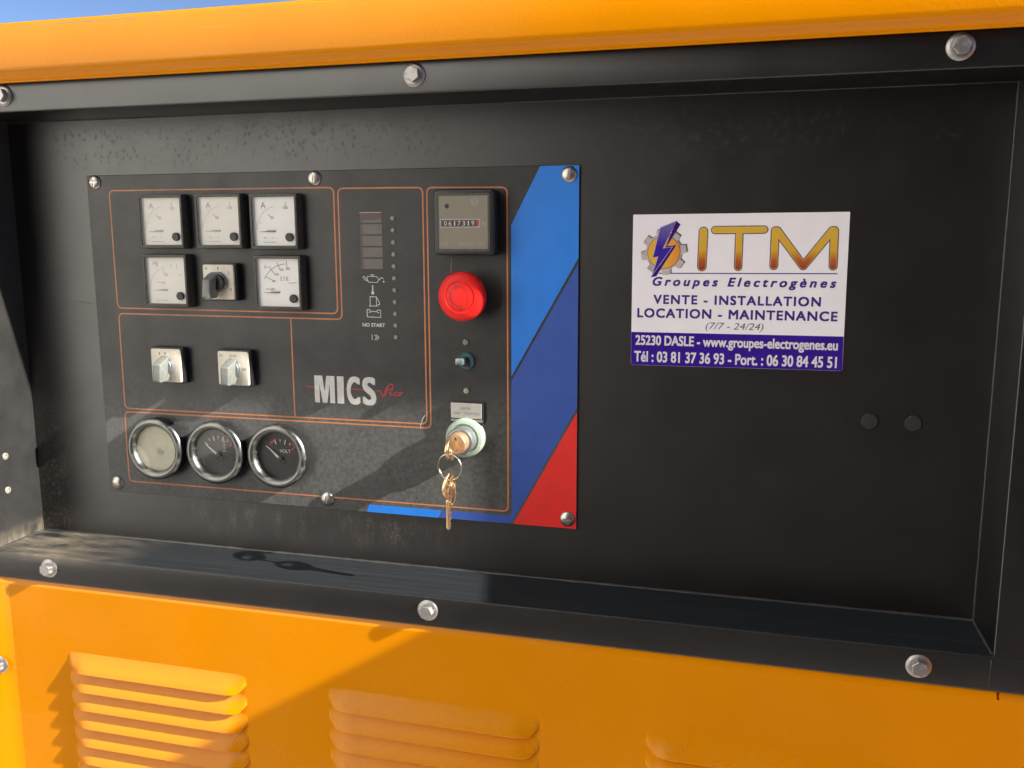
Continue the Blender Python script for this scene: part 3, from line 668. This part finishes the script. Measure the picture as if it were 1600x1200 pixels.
s.ribbon([(277.5, 210.6), (286, 210.4), (288, 207.6), (286.2, 205.4), (278.4, 205.6), (277.0, 208.6), (277.5, 210.6)], .5, g)
s.ribbon([(277.8, 207), (274.2, 210.6), (273.2, 209.8), (274.6, 207.8), (277.4, 206.4)], .5, g+.02); s.ribbon([(287.6, 207.2), (290.2, 209.6), (292.4, 208.6)], .6, g+.02); s.disc(292.4, 206.2, .7, g, 10)
s.ribbon([(280.2, 211.9), (283.6, 211.8)], .6, g); s.ribbon([(281.9, 211.6), (281.9, 210.6)], .5, g+.02)
part('pictogram', s, 'ink_white', cp, label='oil can pictogram')
s = B(); s.ribbon([(282.0, 203.0), (282.0, 197.6)], 1.1, g); s.disc(282.0, 196.4, 1.35, g+.02, 14); part('pictogram', s, 'ink_white', cp, label='thermometer pictogram')
s = B(); s.ribbon([(279.3, 185.4), (279.3, 193.2), (285.2, 193.0), (285.2, 185.4)], .6, g); s.ribbon([(278.4, 185.2), (286.2, 185.2)], .6, g+.02); s.ribbon([(285.4, 192.6), (287.2, 190), (288.2, 187), (287.2, 186), (286.2, 186.6)], .6, g+.02)
part('pictogram', s, 'ink_white', cp, label='fuel pump pictogram')
s = B(); s.ribbon([(276.2, 182.0), (278.6, 182.0), (279.4, 180.6), (285.0, 180.4), (286.2, 181.8), (288.8, 181.6), (288.8, 175.4), (276.2, 175.8)], .6, g, True); s.ribbon([(277.6, 179.8), (280.0, 179.8)], .5, g+.02); s.ribbon([(285.6, 179.6), (287.6, 179.4)], .5, g+.02)
part('pictogram', s, 'ink_white', cp, label='battery pictogram')
lettering('NO START', (271.6, 292.6, 167.2, 170.4), g, 'ink_white', cp, heavy=0.12)
s = B(); s.ribbon([(280.2, 160.6), (280.2, 155.6)], .55, g); s.ribbon([(282.4, 160.6), (284.6, 158.0), (282.4, 155.6)], .55, g); s.ribbon([(284.4, 160.6), (286.6, 158.0), (284.4, 155.6)], .55, g)
part('pictogram', s, 'ink_white', cp, label='start arrow pictogram')
# name lettering
part('lettering', B().poly([(223.4, 98.2), (223.4, 122.6), (231.2, 122.6), (233.2, 108.2), (235.2, 122.6), (243.0, 122.6), (243.0, 98.2), (238.2, 98.2), (238.2, 115.4), (235.4, 98.2), (231.0, 98.2), (228.2, 115.4), (228.2, 98.2)], h1+.04).mesh('lettering', 0), 'ink_white', cp)
for t, bx in (('I', (245.4, 251.8, 98.2, 122.6)), ('C', (254.6, 267.4, 97.8, 123.0)), ('S', (269.6, 282.6, 97.8, 123.0))):
    lettering(t, bx, h1+.04, 'ink_white', cp, heavy=0.9)
s = B(); s.ribbon([(214.8, 112.2), (223.0, 112.0)], .7, h1); s.ribbon([(253, 111.8), (272, 111.6)], .7, h1)
s.ribbon([(282.8, 111.4), (286.4, 111.2), (287.6, 109.0), (289.0, 106.0), (290.6, 110.0), (293.4, 115.4)], .75, h1+.02)
s.ribbon([(290.2, 106.2), (292.4, 111), (294.4, 116.2), (297.0, 117.8), (298.8, 116.6), (297.8, 113.8), (294.6, 112.2), (293.2, 112.6)], .75, h1+.04)
s.ribbon([(294.6, 109.2), (296.6, 111.2), (296.0, 108.0), (297.8, 107.6), (299.8, 109.8)], .7, h1+.06); s.disc(298.0, 113.0, .55, h1+.05, 8)
s.ribbon([(302.6, 110.8), (300.6, 110.8), (299.6, 108.8), (301.0, 107.4), (303.4, 108.6), (304.4, 110.4), (306.0, 110.8), (306.2, 108.8), (304.6, 107.6), (303.8, 109.2)], .7, h1+.08); s.ribbon([(306.0, 110.6), (308.6, 111.2)], .6, h1+.1)
part('script_mark', s, 'ink_red', cp, label='red handwritten Pico line')
part('scratch', B().ribbon([(327.6, 91.6), (325.4, 88.2), (323.6, 83.0), (323.4, 79.6)], .5, h1+.1), 'ink_white', cp)
part('scratch', B().ribbon([(353.6, 226.8), (353.0, 214.0)], .3, h1), 'ink_grey', cp)
# hour meter
hm_ = B().prism(rounded([(343.4, 229.0), (395.6, 229.0), (395.6, 281.8), (343.4, 281.8)], 4.5, 5), 0, 14.4).bevel(1.6, 3, 50)
hp = part('hour_meter', hm_, 'plastic', cp, (0, HP, 0), label='square black hour meter with taupe face')
z_ = HP
part('face_frame', B().ribbon(rounded([(347.2, 233.2), (390.8, 233.2), (390.8, 277.6), (347.2, 277.6)], 1.4), 2.0, 14.9, True), 'rim', hp, (0, HP, 0))
part('dial', B().prism(rounded([(348.2, 234.2), (389.8, 234.2), (389.8, 276.6), (348.2, 276.6)], 1.0), 14.3, 14.7).mesh('dial', 0), 'hdial', hp, (0, HP, 0))
part('counter_frame', B().ribbon([(349.8, 251.6), (383.0, 251.6), (383.0, 257.8), (349.8, 257.8)], 1.0, 14.84, True), 'ink_grey', hp, (0, HP, 0))
part('counter', B().poly([(350.0, 251.8), (380.4, 251.8), (380.4, 257.6), (350.0, 257.6)], 14.78), 'counter', hp, (0, HP, 0))
part('counter', B().poly([(380.4, 251.8), (382.8, 251.8), (382.8, 257.6), (380.4, 257.6)], 14.78), 'counter_red', hp, (0, HP, 0), label='red last drum')
for i, d_ in enumerate('0617319'):
    lettering(d_, (352.8+3.9*i+(.8 if d_ == '1' else 0), 355.2+3.9*i-(.7 if d_ == '1' else 0), 252.8, 256.6), 14.83, 'ink_white', hp, (0, HP, 0))
lettering('h', (385.6, 387.8, 252.6, 256.8), 14.83, 'ink_grey', hp, (0, HP, 0))
lettering('R 140', (349.6, 355.8, 237.0, 239.6), 14.83, 'ink_grey', hp, (0, HP, 0)); lettering('220-240V~ 50Hz', (364.0, 388.2, 237.0, 239.6), 14.83, 'ink_grey', hp, (0, HP, 0))
part('logo_mark', B().ribbon([(378.8+3.0*math.cos(R(a)), 271.6+3.0*math.sin(R(a))) for a in range(0, 360, 20)], .45, 14.83, True).ribbon([(376.8, 273.2), (377.8, 269.8), (378.8, 272.6), (379.8, 269.8), (380.8, 273.2)], .6, 14.86), 'ink_grey', hp, (0, HP, 0))
part('counter_hole', B().disc(355.4, 268.4, 1.9, 14.83, 20), 'plastic', hp, (0, HP, 0))
# emergency stop button
ep = part('stop_button', B().lathe([(11, 0), (11, 14), (18.6, 15.0), (20.0, 17.0), (20.1, 20.5), (19.2, 23.4), (17.2, 25.2), (13.2, 26.6), (12.5, 26.5), (12.0, 25.9), (11.4, 26.3), (6, 26.9), (0, 27.1)], n=64).mesh('stop_button', 40), 'estop', cp, (369.2, HP, 196.0), label='red mushroom emergency stop button')
s = B()
for a0, a1 in ((150, 290), (-30, 110)):
    s.ribbon(arc(0, 0, 8.6, a0, a1), 1.0, 26.95); d = Vector((math.cos(R(a1)), math.sin(R(a1)))); q = Vector((-d.y, d.x))
    s.poly([tuple(d*11.0), tuple(d*6.2), tuple(d*8.6+q*3.4)], 26.99)
part('turn_arrow', s, 'estop_ink', ep, (369.2, HP, 196.0))
part('button_collar', B().lathe([(14.5, 0.05), (14.5, 3), (13.5, 4), (11, 4)], n=40), 'plastic', ep, (369.2, HP, 196.0))
# small lamp screws, key lever, name tag
lamp = B().lathe([(2.6, 0), (2.6, 0.8), (2.0, 1.5), (0.8, 1.6), (0.6, 1.2), (0, 1.2)], n=20).mesh('indicator_lamp')
part('indicator_lamp', lamp, 'led', cp, (365.5, HP, 156.2), label='grey lamp above the small lever switch'); part('indicator_lamp', lamp, 'rivet', cp, (365.6, HP, 114.6), label='pale lamp above the name tag')
tp = part('lever_switch', B().lathe([(0, 0), (7.6, 0), (7.6, 1.8), (7.0, 2.4), (6.6, 1.6), (0, 1.4)], n=36), 'teal', cp, (365.6, HP, 140.2), label='small teal round switch with lever')
part('lever', B().box(-5.4, 1.6, 1.4, 14.0, -1.8, 3.8).bevel(1.1, 2).mesh('lever'), 'zinc', tp, (365.6, HP, 140.2)); part('lever_slot', B().prism([(-2, -5), (4, -5), (2.6, 3.5), (-.5, 3.5)], 1.3, 2.2).mesh('lever_slot'), 'plastic', tp, (365.6, HP, 140.2))
tg = [(351.8, 105.4), (381.4, 105.4), (381.4, 86.4)]+[(366.0+16.5*math.cos(R(a)), 74.6+16.5*math.sin(R(a))) for a in range(52, 129, 8)]+[(351.8, 86.4)]
tgp = part('name_tag', B().prism(tg, 0, 3.4).bevel(0.5, 2), 'plastic', cp, (0, HP, 0), label='grey engraved name tag')
part('tag_plate', B().prism([(352.6, 104.4), (380.0, 104.4), (380.0, 91.4), (352.6, 91.4)], 3.4, 4.0).bevel(.2, 1), 'tag', tgp, (0, HP, 0))
part('tag_plate', B().prism([(352.6, 90.6), (380.6, 90.6), (380.6, 88.6), (352.6, 88.6)], 3.3, 3.9).mesh('tag_plate', 0), 'led', tgp, (0, HP, 0))
lettering('MARCHE', (361.6, 370.6, 99.0, 101.4), 4.1, 'led', tgp, (0, HP, 0)); lettering('ARRET', (355.4, 362.0, 94.8, 97.0), 4.1, 'led', tgp, (0, HP, 0)); lettering('UTILISATION', (364.6, 378.2, 94.8, 97.0), 4.1, 'led', tgp, (0, HP, 0))
# key switch
kx, kz = 365.8, 75.0
ks = part('key_switch', B().lathe([(16.8, 0), (16.8, 8.0), (15.8, 9.8), (13.4, 10.6), (12.2, 10.2), (11.6, 9.0)], n=56), 'mint', cp, (kx, HP, kz), label='pale green ringed key switch')
part('barrel', B().lathe([(11.8, 8), (11.8, 20.4), (11.0, 21.8), (9.4, 22.0), (8.8, 21.0)], n=44), 'zinc', ks, (kx, HP, kz))
part('lock_face', B().lathe([(9.0, 20), (9.0, 30.6), (8.2, 31.8), (0, 32.0)], n=40), 'copper', ks, (kx, HP, kz))
part('key_slot', B().prism([(-1.0, -5.0), (1.0, -5.0), (1.0, 5.6), (-1.0, 5.6)], 31.8, 32.2).mesh('key_slot', 0), 'plastic', ks, (kx, HP, kz))

# ------------------------------------------------------------------ bunch of keys hanging from the switch
kt = thing('key_bunch', 'two copper coloured keys on a thin wire ring hanging from the key switch', 'keys', (0.3655, -0.05, 0.006))
def key_mesh(bow_only=False):
    """flat key lying in the local x-z plane, bow up, blade down, origin at the hole"""
    s = B(); T = 1.2; n = 28; o_, i_ = [], []
    for k in range(n):
        a = 2*math.pi*k/n; sq = 1-.10*abs(math.sin(2*a)); o_.append((10.2*math.cos(a)*sq, -7.0+12.2*math.sin(a)*sq)); i_.append((3.4*math.cos(a), -2.6+4.2*math.sin(a)))
    for hh in (-T, T):
        A_ = [s.bm.verts.new(P(x, hh, z)) for x, z in o_]; C_ = [s.bm.verts.new(P(x, hh, z)) for x, z in i_]
        for k in range(n): j = (k+1) % n; s.bm.faces.new((A_[k], A_[j], C_[j], C_[k]))
    for ring in (o_, i_):
        for k in range(n):
            j = (k+1) % n; s.face([(ring[k][0], -T, ring[k][1]), (ring[j][0], -T, ring[j][1]), (ring[j][0], T, ring[j][1]), (ring[k][0], T, ring[k][1])])
    bmesh.ops.remove_doubles(s.bm, verts=s.bm.verts, dist=1e-6)
    ln = -27 if bow_only else -44
    bl = [(-3.6, -17.5), (3.6, -17.5), (3.6, -21), (3.1, -22.5)]
    if not bow_only: bl += [(3.1, -26), (2.0, -27.5), (3.1, -29), (3.1, -30.5), (1.2, -32), (2.8, -33.6), (2.8, -35.4), (0.8, -37), (2.4, -38.6), (2.6, -41), (1.0, -44), (-1.0, -44), (-2.8, -41)]
    else: bl += [(3.1, ln), (-3.1, ln)]
    bl += [(-3.1, -22.5), (-3.6, -21)]
    s.prism(bl, -1.05, 1.05); s.prism([(-.5, -22), (.5, -22), (.5, -39), (-.5, -39)] if not bow_only else [(-.5, -22), (.5, -22), (.5, -26), (-.5, -26)], -1.3, 1.3)
    return s.bevel(0.35, 2, 50).mesh('key', 50)
KM, KI = key_mesh(), key_mesh(True)
# key in the lock: its blade points into the panel, its bow stands upright across it
k1 = part('key', KI, 'brass', kt, (kx, 53.0, kz-0.5), label='copper key turned in the lock')
k1.rotation_euler = Matrix(((0, -1, 0), (0, 0, -1), (1, 0, 0))).to_euler()
rc = Vector((366.3, 50.0, 60.2)); RR = 10.8
def ring_pts(c, r, tilt, turns=1.85, n=64):
    out = []
    for k in range(int(n*turns)+1):
        a = 2*math.pi*k/n; out.append(c+Vector((r*math.cos(a)*math.cos(tilt), r*math.cos(a)*math.sin(tilt)+0.6*k/n-.5, r*math.sin(a))))
    return out
part('ring', B().tube(ring_pts(rc, RR, R(12)), 0.5, 8), 'wire', kt)
k2 = part('key', KM, 'brass', kt, (rc.x-0.6, 50.4, rc.z-9.4), label='copper key hanging free from the wire ring'); k2.rotation_euler = (R(2), R(-1), R(80))
part('spare_ring', B().tube([Vector((rc.x+1.6+3.6*math.cos(a), 50.8+1.2*math.cos(a), rc.z-21.5+9.6*math.sin(a))) for a in [2*math.pi*k/48 for k in range(48)]], 0.5, 8, closed=True), 'brass', kt)

# ------------------------------------------------------------------ company sticker
st = thing('sticker', 'white and violet company sticker with gear logo stuck on the black back sheet', 'sticker', (0.585, -0.0005, 0.1415))
x0, x1, z0, z1 = 504.6, 665.3, 141.6, 261.3
def drift(x): return (x-x0)/(x1-x0)
part('sheet', B().prism(rounded([(x0, z0), (x1+.4, z0+.9), (x1-.4, z1+.3), (x0-.3, z1-.5)], .6, 2), 0.05, 0.30).mesh('sheet', 0), 'vinyl', st)
hs = 0.36
part('band', B().poly([(x0+.1, z0+.1), (x1+.3, z0+1.0), (x1, 168.8), (x0, 168.3)], hs), 'violet', st)
lettering('25230 DASLE - www.groupes-electrogenes.eu', (508.0, 661.6, 155.6, 166.0), hs+.06, 'vinyl_text', st, heavy=0.26)
lettering('Tél : 03 81 37 36 93 - Port. : 06 30 84 45 51', (507.2, 661.5, 144.4, 153.2), hs+.06, 'vinyl_text', st, heavy=0.26)
lettering('(7/7 - 24/24)', (562.8, 606.6, 170.4, 177.3), hs, 'vinyl_grey', st, shear=0.22)
lettering('LOCATION - MAINTENANCE', (509.0, 660.2, 180.0, 187.6), hs, 'vinyl_ink', st, heavy=0.30, space=1.15)
lettering('VENTE - INSTALLATION', (521.6, 647.7, 191.0, 198.4), hs, 'vinyl_ink', st, heavy=0.30, space=1.2)
lettering('Groupes Electrogènes', (520.6, 658.0, 203.2, 212.4), hs, 'vinyl_ink', st, heavy=0.30, shear=0.25, space=1.45)
part('rule_line', B().ribbon([(525.5, 215.2), (658.4, 216.0)], .8, hs), 'vinyl_ink', st)
M['itm'] = z_gradient('gold_to_rust_ink', 219, 251, [(0.0, (0.30, 0.05, 0.025)), (0.22, (0.50, 0.13, 0.03)), (0.45, (0.72, 0.42, 0.04)), (1.0, (0.74, 0.46, 0.06))])
def strokes(name, segs, wd):
    for w_, mt_, hh in ((wd, 'brown_ink', hs), (wd-1.5, 'gold_rim', hs+.05), (wd-2.1, 'itm', hs+.10)):
        s = B()
        for i, (a, c) in enumerate(segs): s.capsule(a, c, w_, hh+.006*i)
        part(name, s, mt_, st)
strokes('logo_letter', [((558.9, 247.6), (558.4, 220.6))], 7.4)
strokes('logo_letter', [((567.6, 248.6), (604.0, 248.8)), ((585.9, 247.4), (585.8, 220.6))], 6.4)
strokes('logo_letter', [((612.2, 248.0), (612.2, 221.6)), ((613.6, 248.0), (633.6, 221.6)), ((633.6, 221.6), (653.2, 248.0)), ((654.6, 248.0), (655.0, 221.6))], 6.6)
# gear, sun disc and lightning bolt of the logo
def gear(cx, cz, ri, ro, n, a0):
    pts = []
    for k in range(n):
        for da, r in ((-15, ri), (-10.5, ro), (9, ro), (14, ri)): a = R(a0+360*k/n+da); pts.append((cx+r*math.cos(a), cz+r*math.sin(a)))
    return pts
gc = (529.0, 231.6)
part('logo_gear', B().poly(gear(gc[0]+.5, gc[1]+.6, 14.2, 18.2, 8, 10), hs), 'gear_dark', st)
part('logo_gear', B().poly(gear(gc[0]-.4, gc[1]-.2, 14.0, 17.8, 8, 10), hs+.05), 'gear_light', st)
part('logo_disc', B().disc(gc[0], gc[1], 12.9, hs+.09, 40), 'brown_ink', st)
mt, nt, b = new_mat('amber_disc_ink'); v = coords(nt); sx = nt.nodes.new('ShaderNodeSeparateXYZ'); nt.links.new(v, sx.inputs[0])
mr = nt.nodes.new('ShaderNodeMapRange'); mr.inputs[1].default_value = .516; mr.inputs[2].default_value = .541; nt.links.new(sx.outputs[0], mr.inputs[0])
nt.links.new(ramp(nt, mr.outputs[0], [(0, (0.80, 0.42, 0.02)), (0.5, (0.80, 0.46, 0.05)), (1, (0.80, 0.24, 0.02))]).outputs[0], b.inputs['Base Color']); M['disc'] = mt
part('logo_disc', B().disc(gc[0]-.1, gc[1], 12.4, hs+.13, 40), 'disc', st)
M['bolt_ink'] = z_gradient('bolt_ink', 212, 256, [(0, (0.05, 0.02, 0.32)), (0.55, (0.045, 0.02, 0.34)), (1, (0.20, 0.15, 0.42))])
fr = [(525.6, 250.8), (537.8, 255.8), (528.6, 235.0), (536.2, 236.2), (519.3, 211.9), (524.2, 228.0), (520.0, 227.2)]
part('logo_bolt', B().poly([(537.8, 255.9), (541.2, 253.0), (531.3, 236.4), (538.4, 237.2), (523.4, 212.9), (519.3, 211.9), (528, 230)], hs+.17), 'bolt_side', st)
part('logo_bolt', B().poly(fr, hs+.21), 'bolt_edge', st)
part('logo_bolt', B().poly([(525.9, 250.5), (537.2, 255.0), (527.9, 234.5), (535.2, 235.6), (520.6, 214.6), (524.8, 228.4), (520.6, 227.6)], hs+.25), 'bolt_ink', st)
